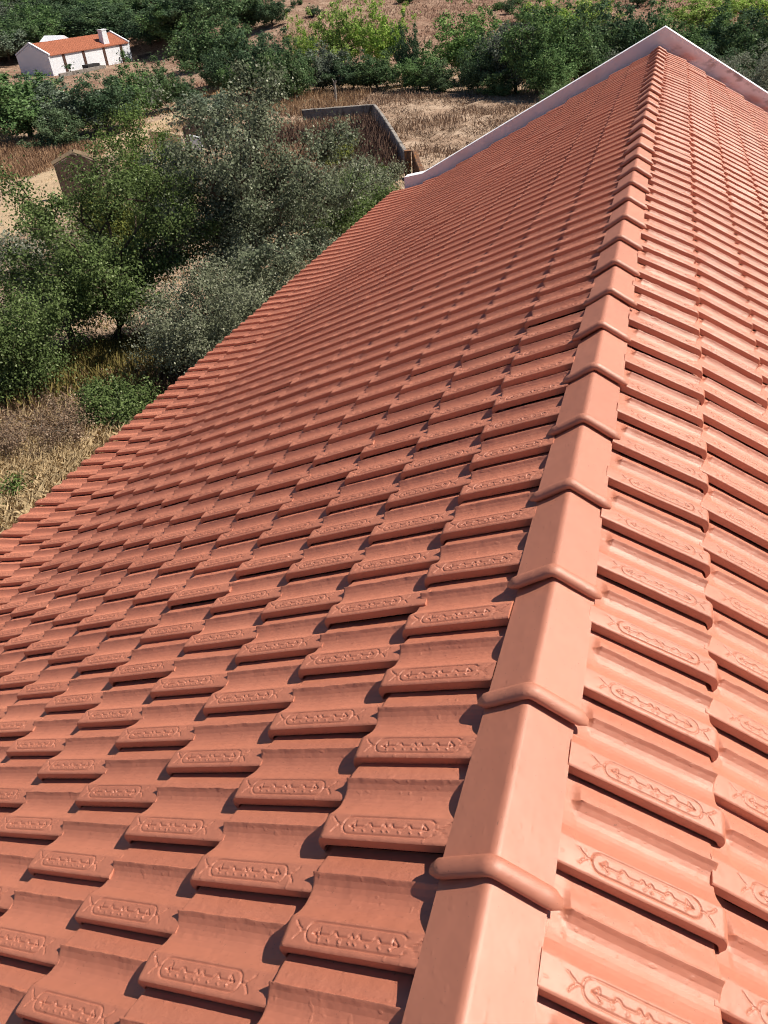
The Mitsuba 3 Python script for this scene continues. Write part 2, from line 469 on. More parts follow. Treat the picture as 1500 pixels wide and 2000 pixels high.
# ridge tiles: angular caps with a rounded bead at the near end
def ridge_mesh(seed):
    rng = np.random.default_rng(seed)
    left, right = np.array([-.101, -.074]), np.array([.119, -.058])
    apex = np.array([0.0, .003])
    th = np.linspace(-1, 1, 15)
    dl, dr_ = (left - apex) / np.linalg.norm(left - apex), (right - apex) / np.linalg.norm(right - apex)
    rr = .015
    p0, p1 = apex + dl * rr, apex + dr_ * rr
    t = (th + 1) / 2
    curve = ((1 - t) ** 2)[:, None] * p0 + (2 * t * (1 - t))[:, None] * apex + (t ** 2)[:, None] * p1
    k = np.linspace(0, 1, 14)[:-1]
    path = np.vstack([left + (p0 - left) * k[:, None], curve, (right + (p1 - right) * k[:, None])[::-1]])
    g = np.gradient(path, axis=0)
    nrm = np.stack([-g[:, 1], g[:, 0]], 1)
    nrm /= np.linalg.norm(nrm, axis=1, keepdims=True)
    arc = np.r_[0, np.cumsum(np.linalg.norm(np.diff(path, axis=0), axis=1))]
    endd = np.minimum(arc, arc[-1] - arc)
    full = np.sqrt(np.clip(1 - np.clip(1 - endd / .016, 0, 1) ** 2, 0, 1))
    ext = np.where(arc < .5 * arc[-1], -1, 1)[:, None]
    rows = []
    rb = .0160
    # far end first, then the body, then round the bead and back under
    for y in np.r_[np.linspace(.455, .06, 16), .046]:
        tap = 1 - .05 * (y / .45)
        off = -.0015 - .003 * (y / .45)
        rows.append(np.stack([path[:, 0] * tap, 0 * arc + y, path[:, 1] * (.5 + .5 * tap) + off - .006 * y / .45], 1))
    for a in np.linspace(20, 300, 19):
        ca, sa = math.cos(math.radians(a)), math.sin(math.radians(a))
        d = rb * sa * (.25 + .75 * full)
        wob = 1 + .10 * (meshkit.fbm(np.stack([arc * 20, 0 * arc + seed, 0 * arc], 1), 2, seed) - .5)
        v = path + nrm * (d * wob)[:, None]
        v = v + ext * np.clip(1 - endd / .03, 0, 1)[:, None] ** 2 * .018 * np.array([1, -.62 * 1]) * np.array([1.0, 1.0]) * np.where(ext > 0, 1, 1)
        v[:, 1] = np.where(ext[:, 0] < 0, path[:, 1] + nrm[:, 1] * d * wob - .012 * np.clip(1 - endd / .03, 0, 1) ** 2, path[:, 1] + nrm[:, 1] * d * wob - .008 * np.clip(1 - endd / .03, 0, 1) ** 2)
        rows.append(np.stack([v[:, 0], .022 + rb * ca * (.5 + .5 * full) * 1.35 + 0 * arc, v[:, 1]], 1))
    body_in = path * [.97, 1] + np.array([0, -.016])
    for y in (.03, .45):
        rows.append(np.stack([body_in[:, 0], 0 * arc + y, body_in[:, 1] - .006], 1))
    V = np.stack(rows)
    V[..., 2] += .0016 * (meshkit.fbm(V * 22, 2, seed) - .5) + .003 * (meshkit.fbm(V * 6, 2, seed + 3) - .5)
    v = V.reshape(-1, 3)
    return v, grid_faces(len(rows), len(arc))


for k in range(4):
    scene[f'shape_ridge_{k}'] = {'type': 'shapegroup', 'cap': toned(ridge_mesh(40 + k), 'm_ridge', 38, (.2, .8, .5, .65)[k])}
n = 0
for k in range(-4, 33):
    y = .6406 + .42 * k
    if y + .40 > Y_END:
        break
    j = np.clip(trng.normal(size=4), -2, 2)
    R = rotv([0, 0, 1], .006 * j[0]) @ rotv([0, 1, 0], .008 * j[1]) @ rotv([1, 0, 0], -.014 + .003 * j[2])
    sag = -.018 * math.sin(np.pi * np.clip(y / Y_END, 0, 1)) * 0
    scene[num('house__roof__ridge_tile', n)] = {'type': 'instance', 'to_world': xform(R, [.003 * j[3], y - .022, ZR - .010 + sag]),
                                                'g': {'type': 'ref', 'id': f'shape_ridge_{k % 4}'}}
    n += 1

# the bed under the tiles, parapet and walls
sl = [(x, z - .085) for x, z, _ in NOSE_L]
sr = [(x, z - .085) for x, z, _ in NOSE_R]
under = [(sl[-1][0] + .03, sl[-1][1] + .0)] + sl[-2::-1] + [(-.05, -.125), (.05, -.125)] + sr[:-1] + [(sr[-1][0] - .03, sr[-1][1])]
poly = [(x, z + ZR) for x, z in under] + [(x, z + ZR - .10) for x, z in under[::-1]]
scene['house__roof__underlay'] = mikit.ply(prism_xz(poly, -1.9, Y_END - .003), 'm_underlay')
mort = [(-.080, -.135), (-.078, -.112), (0, -.05), (.092, -.108), (.094, -.13)]
scene['house__roof__mortar'] = mikit.ply(prism_xz([(x, z + ZR) for x, z in mort], -1.2, Y_END - .004), 'm_ridge')
top = [(-4.44, -2.122), (-4.062, -2.042), (0.05, .229), (4.16, -2.00), (4.50, -2.09)]
pp = [(x, z + ZR) for x, z in top] + [(4.50, 2.85), (3.9, 2.5), (-3.9, 2.5), (-4.44, ZR - 2.62)]
par = prism_xz(pp, Y_END, Y_END + .24)
scene['house__parapet'] = mikit.ply(par, 'm_parapet')
labels['house__parapet'] = {'label': 'white stepped gable parapet with a stained right half'}
scene['house__wall'] = mikit.ply(box(-3.9, 3.9, -1.6, Y_END + .236, -2.2, 2.9), 'm_white')
gable = prism_xz([(-3.9, 2.4), (3.9, 2.4), (0, ZR - .3)], -1.62, -1.4)
scene['house__wall_gable'] = mikit.ply(gable, 'm_white')
tag('house', 'house under a salmon painted tiled roof with a line of angular ridge tiles', 'house')

# ---------------------------------------------------------------- the white farmhouse on the left
FH, FYAW = np.array([-107.12, 126.8, -7.05]), 1.45
FL, FW, FHT, FR = 22.0, 8.2, 2.8, 1.75


def farm(key, m, bsdf, **k):
    scene[key] = mikit.ply(place_mesh(m, FH, FYAW), bsdf, **k)


def prism_yz(poly, x0, x1):
    m = prism_xz(poly, x0, x1)
    v = np.array(m.vertices)
    return trimesh.Trimesh(np.stack([v[:, 1], v[:, 0], v[:, 2]], 1), np.array(m.faces)[:, ::-1], process=False)


farm('farmhouse__wall', trimesh.util.concatenate([prism_yz([(0, -1.2), (FW, -1.2), (FW, FHT), (FW / 2, FHT + FR), (0, FHT)], 0, .35),
     prism_yz([(0, -1.2), (FW, -1.2), (FW, FHT), (FW / 2, FHT + FR), (0, FHT)], FL - .35, FL),
     box(.352, FL - .352, .02, .40, -1.2, FHT - .02), box(.352, FL - .352, FW - .40, FW - .02, -1.2, FHT - .02)]), 'm_white')
sl_ = FR / (FW / 2)


def farm_slope(y0, y1, th):
    f = lambda y: FHT + .05 + sl_ * min(y, FW - y)
    return [(y0, f(y0)), (y1, f(y1)), (y1, f(y1) + th), (y0, f(y0) + th)]


# roof of the farmhouse as courses of long tiles
cr = []
ncol = 88
for half in (0, 1):
    for i in range(ncol):
        x0 = .36 + (FL - .72) * i / ncol
        x1 = .36 + (FL - .72) * (i + 1) / ncol - .03
        y0, y1 = (-.22, FW / 2) if half == 0 else (FW / 2 + .002, FW + .22)
        p = [(y0, FHT + .02 + sl_ * (y0 if half == 0 else FW - y0)), (y1, FHT + .02 + sl_ * (y1 if half == 0 else FW - y1))]
        poly = p + [(p[1][0], p[1][1] + .10 + .02 * (i % 2)), (p[0][0], p[0][1] + .10 + .02 * (i % 2))]
        cr.append(prism_yz(poly, x0, x1))
        cr.append(prism_yz([(a_, b_ - .05) for a_, b_ in p] + [(p[1][0], p[1][1] + .03), (p[0][0], p[0][1] + .03)], x1, x1 + .03))
farm('farmhouse__roof', trimesh.util.concatenate(cr), 'm_farroof')
for k, x0 in enumerate((-.02, FL - .40)):
    f = lambda y: FHT + .12 + sl_ * min(y, FW - y)
    farm(num('farmhouse__roof__coping', k), prism_yz([(-.15, f(-.15)), (FW / 2, f(FW / 2)), (FW + .15, f(FW + .15)), (FW + .15, f(FW + .15) + .22), (FW / 2, f(FW / 2) + .24), (-.15, f(-.15) + .22)], x0, x0 + .42), 'm_white')
for k, t in enumerate((.165, .40, .655, .88)):
    farm(num('farmhouse__door', k), box(t * FL - .34, t * FL + .34, -.045, .015, -1.1, FHT - .10), 'm_door')
    farm(num('farmhouse__lintel', k), box(t * FL - .62, t * FL + .62, -.09, .012, FHT - .098, FHT + .0), 'm_door')
ch = trimesh.util.concatenate([prism_xz([(-.85, 2.2), (.85, 2.2), (.62, 5.35), (-.62, 5.35)], .1, 1.15), box(-.72, .72, 0.02, 1.23, 5.352, 5.56)])
ch.apply_translation((.735 * FL, .35, 0))
farm('farmhouse__chimney', ch, 'm_white')
wing = prism_xz([(-1.7, 2.6), (1.7, 2.6), (1.7, 4.35), (0, 5.25), (-1.7, 4.35)], FW * .52, FW + 1.2)
wing.apply_translation((.42 * FL, 0, 0))
farm('farmhouse__rear_wing', wing, 'm_white')
tag('farmhouse', 'long white farmhouse with orange roof, tall white chimney and narrow dark doors', 'farmhouse')
farm('terrace_wall', trimesh.util.concatenate([box(-1.5, 10.5, -3.2, -2.8, -1.6, .18), box(10.1, 10.5, -2.798, -.3, -1.6, .18)]), 'm_concrete')
tag('terrace_wall', 'low dark concrete wall in front of the white farmhouse', 'wall')
farm('water_tank', box(6.4, 9.6, -2.7, -1.2, -.6, .62), 'm_dark')
tag('water_tank', 'dark box shaped tank by the front of the white farmhouse', 'tank')
farm('yard_wall', trimesh.util.concatenate([box(-22, -1.6, 3.5, 3.9, -1.8, -.2), box(FL + .5, FL + 9, -1.0, -.6, -1.5, .5)]), 'm_stone')
tag('yard_wall', 'low stone wall either side of the white farmhouse', 'wall')

# ---------------------------------------------------------------- ruins by the track


def wall_between(p, q, h0, h1, thick, drop=.8, cap=None, peak=None, n=24, rough=.06, seed=1):
    """A wall on the land from p to q with an uneven top and a base below the ground."""
    p, q = np.array(p, float), np.array(q, float)
    e = (q - p) / np.linalg.norm(q - p)
    nn = np.array([-e[1], e[0]])
    t = np.linspace(0, 1, n)
    xy = p + (q - p) * t[:, None]
    h = h0 + (h1 - h0) * t
    if peak is not None:
        h = np.where(t < peak[0], h0 + (peak[1] - h0) * t / peak[0], peak[1] + (h1 - peak[1]) * (t - peak[0]) / (1 - peak[0]))
    g = ground(xy[:, 0], xy[:, 1])
    zt = g + h + rough * (meshkit.fbm(np.stack([t * n * .6, 0 * t, 0 * t], 1), 3, seed) - .5) * 2
    V, F = [], []
    a, b = xy + nn * thick / 2, xy - nn * thick / 2
    for (xyv, z) in ((a, g - drop), (a, zt - .04), (a - nn * .04, zt), (b + nn * .04, zt), (b, zt - .04), (b, g - drop)):
        V.append(np.concatenate([xyv, z[:, None]], 1))
    V = np.stack(V, 1)
    f = grid_faces(n, 6)
    v = V.reshape(-1, 3)
    ends = []
    for s in (0, (n - 1) * 6):
        ends += [[s, s + 1, s + 2], [s, s + 2, s + 3], [s, s + 3, s + 4], [s, s + 4, s + 5]]
    return v, np.vstack([f, np.array(ends)])


scene['ruined_gable__wall'] = mikit.ply(merge([wall_between((-32.40, 36.35), (-30.0, 37.25), 2.05, 2.1, .5, peak=(.5, 2.6), seed=2)]), 'm_stone', smooth=30)
scene['ruined_gable__side_wall'] = mikit.ply(wall_between((-30.1, 37.6), (-33.0, 42.3), 2.0, 1.5, .45, seed=4), 'm_stone', smooth=30)
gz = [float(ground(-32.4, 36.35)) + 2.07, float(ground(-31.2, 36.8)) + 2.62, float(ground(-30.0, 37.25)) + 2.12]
scene['ruined_gable__coping'] = mikit.ply(merge([tube([(-32.5, 36.31, gz[0]), (-31.2, 36.8, gz[1])], .17, 5), tube([(-31.2, 36.8, gz[1] + .01), (-29.9, 37.29, gz[2])], .17, 5)]), 'm_path')  # added pale strip, paints the sunlit top edge of the ruin
labels['ruined_gable__coping'] = {'label': 'pale stone strip along the gable top, its sunlit look put into the colour'}
tag('ruined_gable', 'roofless dark stone gable with a peaked top beside the sandy track', 'ruin')
scene['ruined_shed__wall'] = mikit.ply(wall_between((-34.03, 52.85), (-31.3, 53.9), 1.45, 1.5, .45, peak=(.43, 2.15), seed=6), 'm_stone', smooth=30)
scene['ruined_shed__side_wall'] = mikit.ply(wall_between((-34.2, 52.6), (-36.0, 51.2), 1.0, 1.55, .4, seed=8), 'm_path', smooth=30)
rf = []
p0, p1 = np.array([-32.94, 53.46]), np.array([-31.2, 54.5])
for i in range(14):
    t = (i + .5) / 14
    c = p0 + (p1 - p0) * t
    z = -1.93 + (-2.62 + 1.93) * t
    b_ = box(-.085, .085, -.34, .34, -.035, .045)
    b_ = place_mesh(b_, (c[0], c[1], z), math.atan2(p1[1] - p0[1], p1[0] - p0[0]) + .03 * (i % 3 - 1))
    rf.append(b_)
scene['ruined_shed__roof_edge'] = mikit.ply(trimesh.util.concatenate(rf), 'm_oldtile')
scene['ruined_shed__rear_wall'] = mikit.ply(wall_between((-31.3, 54.5), (-34, 58.5), 1.4, 1.2, .4, seed=9), 'm_stone', smooth=30)
scene['ruined_shed__white_wall'] = mikit.ply(wall_between((-32.3, 50.9), (-31.6, 51.2), 1.25, 1.0, .3, seed=15, n=8), 'm_white', smooth=30)
tag('ruined_shed', 'ruined stone shed with a strip of old tiles on its gable, below the olive trees', 'ruin')

# ---------------------------------------------------------------- walled enclosure
enc = [(-31.5, 60.5), (-29.08, 61.22), (-27.38, 62.6), (-24.78, 63.7), (-22.38, 64.49)]
enc2 = [(-22.28, 64.2), (-19.37, 57.84), (-17.02, 52.52), (-14.85, 47.43), (-13.55, 44.3)]
scene['enclosure_wall'] = mikit.ply(wall_between((-28.0, 61.9), (-22.38, 64.49), 1.25, 1.25, .26, n=40, rough=.02, seed=3), 'm_concrete', smooth=30)
scene['enclosure_wall__side'] = mikit.ply(merge([wall_between(a_, b_, 1.24, 1.24, .26, n=14, rough=.03, seed=5 + k) for k, (a_, b_) in enumerate(zip(enc2[:-1], enc2[1:]))]), 'm_concrete', smooth=30)
tag('enclosure_wall', 'long grey concrete wall with a corner around the patch of brown weeds', 'wall')
g0 = float(ground(-13.1, 43.0))
pier = trimesh.util.concatenate([box(-.17, .17, -.17, .17, -.5, 1.42), box(-.2, .2, -.2, .2, 1.421, 1.50)])
scene['gate_pier'] = mikit.ply(place_mesh(pier, (-13.05, 43.0, g0), .4), 'm_rust')
tag('gate_pier', 'dark rusty gate post at the near end of the concrete wall', 'post')
scene['wall_stub'] = mikit.ply(wall_between((-12.75, 43.4), (-11.3, 40.6), 1.45, .25, .3, seed=12, n=12), 'm_rust', smooth=30)
tag('wall_stub', 'brown wall stub with a sloping top behind the end of the white parapet', 'wall')
gb = float(ground(-18.7, 47.0))
scene['concrete_block'] = mikit.ply(place_mesh(box(-.22, .22, -.2, .2, -.3, .95), (-18.72, 47.0, gb), .3), 'm_concrete')
tag('concrete_block', 'grey concrete pillar standing in the brown weeds', 'pillar')
gp = float(ground(-30.2, 75.2))
post = merge([tube([(-30.2, 75.2, gp - .3), (-30.18, 75.2, gp + 1.2), (-30.2, 75.18, gp + 1.95)], [.13, .12, .09], 7),
              tube([(-30.2, 75.2, gp + 1.7), (-30.0, 75.2, gp + 2.05)], [.12, .08], 6), tube([(-30.2, 75.2, gp + 1.8), (-30.42, 75.15, gp + 2.2)], [.06, .03], 6)])
scene['fence_post'] = mikit.ply(post, 'm_deadwood', smooth=True)
tag('fence_post', 'weathered wooden post in the grass behind the concrete wall', 'post')

# ---------------------------------------------------------------- plants


def leaves(centers, n_each, sigma, size, rng, colors, up=.3, out=None, squash=1.0, long=2.6):
    """Rhombic leaves scattered about clump centres; colours vary leaf by leaf."""
    k = len(centers)
    idx = np.repeat(np.arange(k), n_each)
    N = len(idx)
    off = rng.normal(size=(N, 3))
    off *= (rng.random(N) ** .5)[:, None] * np.asarray(sigma)[idx][:, None] if np.ndim(sigma) else (rng.random(N) ** .5)[:, None] * sigma
    off[:, 2] *= squash
    c = centers[idx] + off
    nv = rng.normal(size=(N, 3))
    nv[:, 2] += up
    nv += 1.1 * off / (np.linalg.norm(off, axis=1, keepdims=True) + 1e-6)
    if out is not None:
        o = c - out
        nv += .5 * o / (np.linalg.norm(o, axis=1, keepdims=True) + 1e-6)
    nv /= np.linalg.norm(nv, axis=1, keepdims=True)
    d = np.cross(nv, rng.normal(size=(N, 3)))
    d /= np.linalg.norm(d, axis=1, keepdims=True) + 1e-9
    s = np.cross(d, nv)
    ln = size * rng.uniform(.6, 1.3, N)[:, None]
    wd = ln / long
    m = c + d * ln * .45
    v = np.stack([c, m + s * wd, c + d * ln, m - s * wd], 1)
    f = (np.arange(N) * 4)[:, None, None] + np.array([[0, 1, 2], [0, 2, 3]])[None]
    colors = np.asarray(colors, float)
    tone = rng.random(k)
    col = colors[0] + (colors[1] - colors[0]) * np.clip(.6 * tone[idx] + .4 * rng.random(N), 0, 1)[:, None]
    if len(colors) > 2:
        hl = rng.random(N) < .07
        col[hl] = colors[2]
    col *= rng.uniform(.85, 1.15, N)[:, None]
    return v.reshape(-1, 3), f.reshape(-1, 3), np.repeat(col, 4, 0)


def skeleton(rng, h, rx, trunk_h, limbs, subs, lean=0, rt=.16, shape=1.0, low=.25):
    """Limbs of a tree in metres, its foot at the origin: (bark tubes, twig ends)."""
    tubes, tips = [], []
    fork = np.array([lean * .4, .05, trunk_h])
    tr = np.array([[0, 0, -.4], [.03, .02, trunk_h * .5], fork])
    tubes.append(tube(tr, [rt * 1.25, rt, rt * .85], 8))
    ph = rng.uniform(0, 6.28)
    zc = h * (1 + low) / 2
    rz = h * (1 - low) / 2
    for i in range(limbs):
        a = ph + i * 2.399 + rng.normal() * .25
        u = (i + .5) / limbs
        zz_ = zc + rz * (1 - 1.7 * u) * rng.uniform(.8, 1.0)
        q = np.sqrt(np.clip(1 - ((zz_ - zc) / rz) ** 2, .05, 1))
        rad = rx * q * rng.uniform(.7, 1.08)
        end = np.array([lean + rad * math.cos(a), rad * math.sin(a), zz_])
        t = np.linspace(0, 1, 7)[:, None]
        ctrl = fork + np.array([(end[0] - fork[0]) * .35, (end[1] - fork[1]) * .35, (end[2] - fork[2]) * .65])
        pts = (1 - t) ** 2 * fork + 2 * t * (1 - t) * ctrl + t ** 2 * end
        pts[1:-1] += rng.normal(size=(5, 3)) * .05 * rx
        tubes.append(tube(pts, np.linspace(rt * .5, rt * .07, 7), 6))
        tips.append(end)
        for j in range(subs):
            b = rng.integers(2, 7)
            st = pts[b]
            dirn = rng.normal(size=3)
            dirn[2] = abs(dirn[2]) * .5 + .1
            dirn += .9 * (st - [lean, 0, zc * .8]) / rx
            dirn /= np.linalg.norm(dirn)
            ln = rx * rng.uniform(.22, .55)
            en = st + dirn * ln
            md = (st + en) / 2 + rng.normal(size=3) * .05 * rx
            tubes.append(tube([st, md, en], [rt * .16, rt * .10, rt * .03], 4))
            tips += [en, md]
    return merge(tubes), np.array(tips)


def add_tree(key, xy, h, rx, label, cat, colors, seed, trunk_h, limbs=12, subs=5, n_leaf=100, size=.07, sigma=.3, lean=0, rt=.14, low=.2, dz=-.05, long=2.6, up=.3, bark='m_bark', yaw=0, squash=.8):
    rng = np.random.default_rng(seed)
    wood, tips = skeleton(rng, h, rx, trunk_h, limbs, subs, lean, rt, low=low)
    z = float(ground(*xy)) + dz
    lv = leaves(tips, n_leaf, sigma * rng.uniform(.6, 1.35, len(tips)), size, rng, colors, up=up, out=np.array([lean, 0, h * .45]), long=long, squash=squash)
    c, s = math.cos(yaw), math.sin(yaw)
    Rz = np.array([[c, -s, 0], [s, c, 0], [0, 0, 1.0]])
    o = np.array([xy[0], xy[1], z])
    if bark:
        scene[key + '__trunk'] = mikit.ply((wood[0] @ Rz.T + o, wood[1]), bark, smooth=True)
    scene[key + '__crown'] = mikit.ply((lv[0] @ Rz.T + o, lv[1]), 'm_leaf', color=lv[2])
    tag(key, label, cat)


OLIVE = [(.105, .135, .085), (.24, .285, .20), (.42, .46, .37)]
SHRUB = [(.13, .155, .10), (.29, .325, .23), (.46, .49, .39)]
OAKN = [(.08, .125, .045), (.18, .26, .10), (.34, .42, .23)]
GREEN = [(.07, .125, .035), (.165, .25, .08), (.27, .36, .15)]
YGREEN = [(.13, .16, .045), (.26, .30, .09), (.34, .37, .15)]
GREY = [(0.160, 0.192, 0.144), (0.288, 0.328, 0.264), (0.416, 0.448, 0.384)]
DRYB = [(.20, .14, .10), (.36, .27, .20), (.48, .40, .32)]

add_tree('olive_tree', (-9.3, 16.0), 5.7, 2.15, 'big grey olive tree rising beside the eave in the middle of the left side', 'tree', OLIVE, 11, 1.5, 22, 9, 200, .062, .25, rt=.17, low=.12, lean=.62)
add_tree('oak_tree', (-11.96, 13.69), 4.2, 1.9, 'spreading tree with a visible forked trunk over the yellow weeds', 'tree', OAKN, 12, .95, 18, 8, 190, .058, .23, rt=.15, low=.30, lean=.7)
add_tree('willow_tree', (-13.7, 14.0), 2.9, 1.35, 'pale grey feathery tree at the far left of the near trees', 'tree', GREY, 13, .8, 15, 8, 150, .085, .34, rt=.09, low=.15, long=6, up=.8)
add_tree('almond_tree', (-16.7, 23.3), 5.1, 1.35, 'bright green tree between the grey olive and the ruined gable', 'tree', GREEN, 14, 1.4, 16, 7, 170, .07, .34, rt=.11, low=.15)
add_tree('yellow_shrub', (-19.9, 24.4), 2.3, 1.2, 'yellow green shrub in front of the ruined gable', 'shrub', YGREEN, 15, .5, 13, 6, 130, .10, .36, rt=.07, low=.05)
add_tree('green_shrub', (-12.0, 10.6), 2.9, 1.1, 'green shrub at the left picture edge', 'shrub', OAKN, 16, .5, 12, 7, 170, .05, .28, rt=.06, low=.05)
add_tree('grey_shrub', (-8.15, 11.9), 2.5, 1.3, 'grey green shrub hugging the eave under the forked tree', 'shrub', SHRUB, 17, .4, 15, 8, 160, .045, .26, rt=.06, low=.03)
add_tree('grey_shrub_001', (-8.0, 14.0), 2.4, 1.15, 'grey green shrub at the eave under the big olive', 'shrub', SHRUB, 18, .4, 13, 8, 150, .048, .26, rt=.06, low=.03)
add_tree('bramble', (-8.95, 9.55), 1.0, .5, 'small leafy green bramble between the dry grass and the grey shrub', 'shrub', OAKN, 19, .15, 11, 6, 75, .05, .17, rt=.02, low=.03)
add_tree('bramble_001', (-8.75, 9.7), .8, .6, 'low dull green bramble right against the eave', 'shrub', OAKN, 29, .12, 11, 6, 75, .045, .17, rt=.02, low=.03)
add_tree('eave_shrub', (-11.7, 31.6), 2.3, 1.4, 'grey green shrub by the far corner of the roof', 'shrub', SHRUB, 20, .4, 15, 7, 120, .085, .32, rt=.07, low=.03)
add_tree('eave_shrub_001', (-10.4, 25.8), 2.5, 1.5, 'dark green shrub at the eave between the olive and the roof corner', 'shrub', OAKN, 21, .4, 15, 7, 120, .08, .32, rt=.07, low=.03)
add_tree('vine_bush', (-18.2, 45.0), 1.5, 1.2, 'yellow green vine growing around the grey pillar', 'shrub', YGREEN, 22, .2, 10, 5, 60, .12, .26, rt=.03, low=.02)
add_tree('sapling', (-13.3, 37.6), 1.5, .8, 'upright green sapling in the dry weeds left of the gate post', 'shrub', GREEN, 23, .3, 9, 5, 70, .10, .2, rt=.03, low=.05)
add_tree('nettle_patch', (-9.1, 6.5), .55, .45, 'small green weeds at the left edge beside the eave', 'weeds', GREEN, 24, .1, 10, 5, 60, .045, .13, rt=.012, low=.02)
add_tree('dead_bush', (-9.4, 8.5), 1.0, .75, 'dry pinkish dead bush in the straw grass', 'bush', DRYB, 25, .1, 14, 8, 55, .032, .15, rt=.015, low=.03, bark='m_deadwood')
add_tree('dead_bush_001', (-10.4, 7.9), .8, .7, 'paler dry dead bush nearer the left edge', 'bush', DRYB, 26, .1, 14, 8, 50, .032, .15, rt=.015, low=.03, bark='m_deadwood')
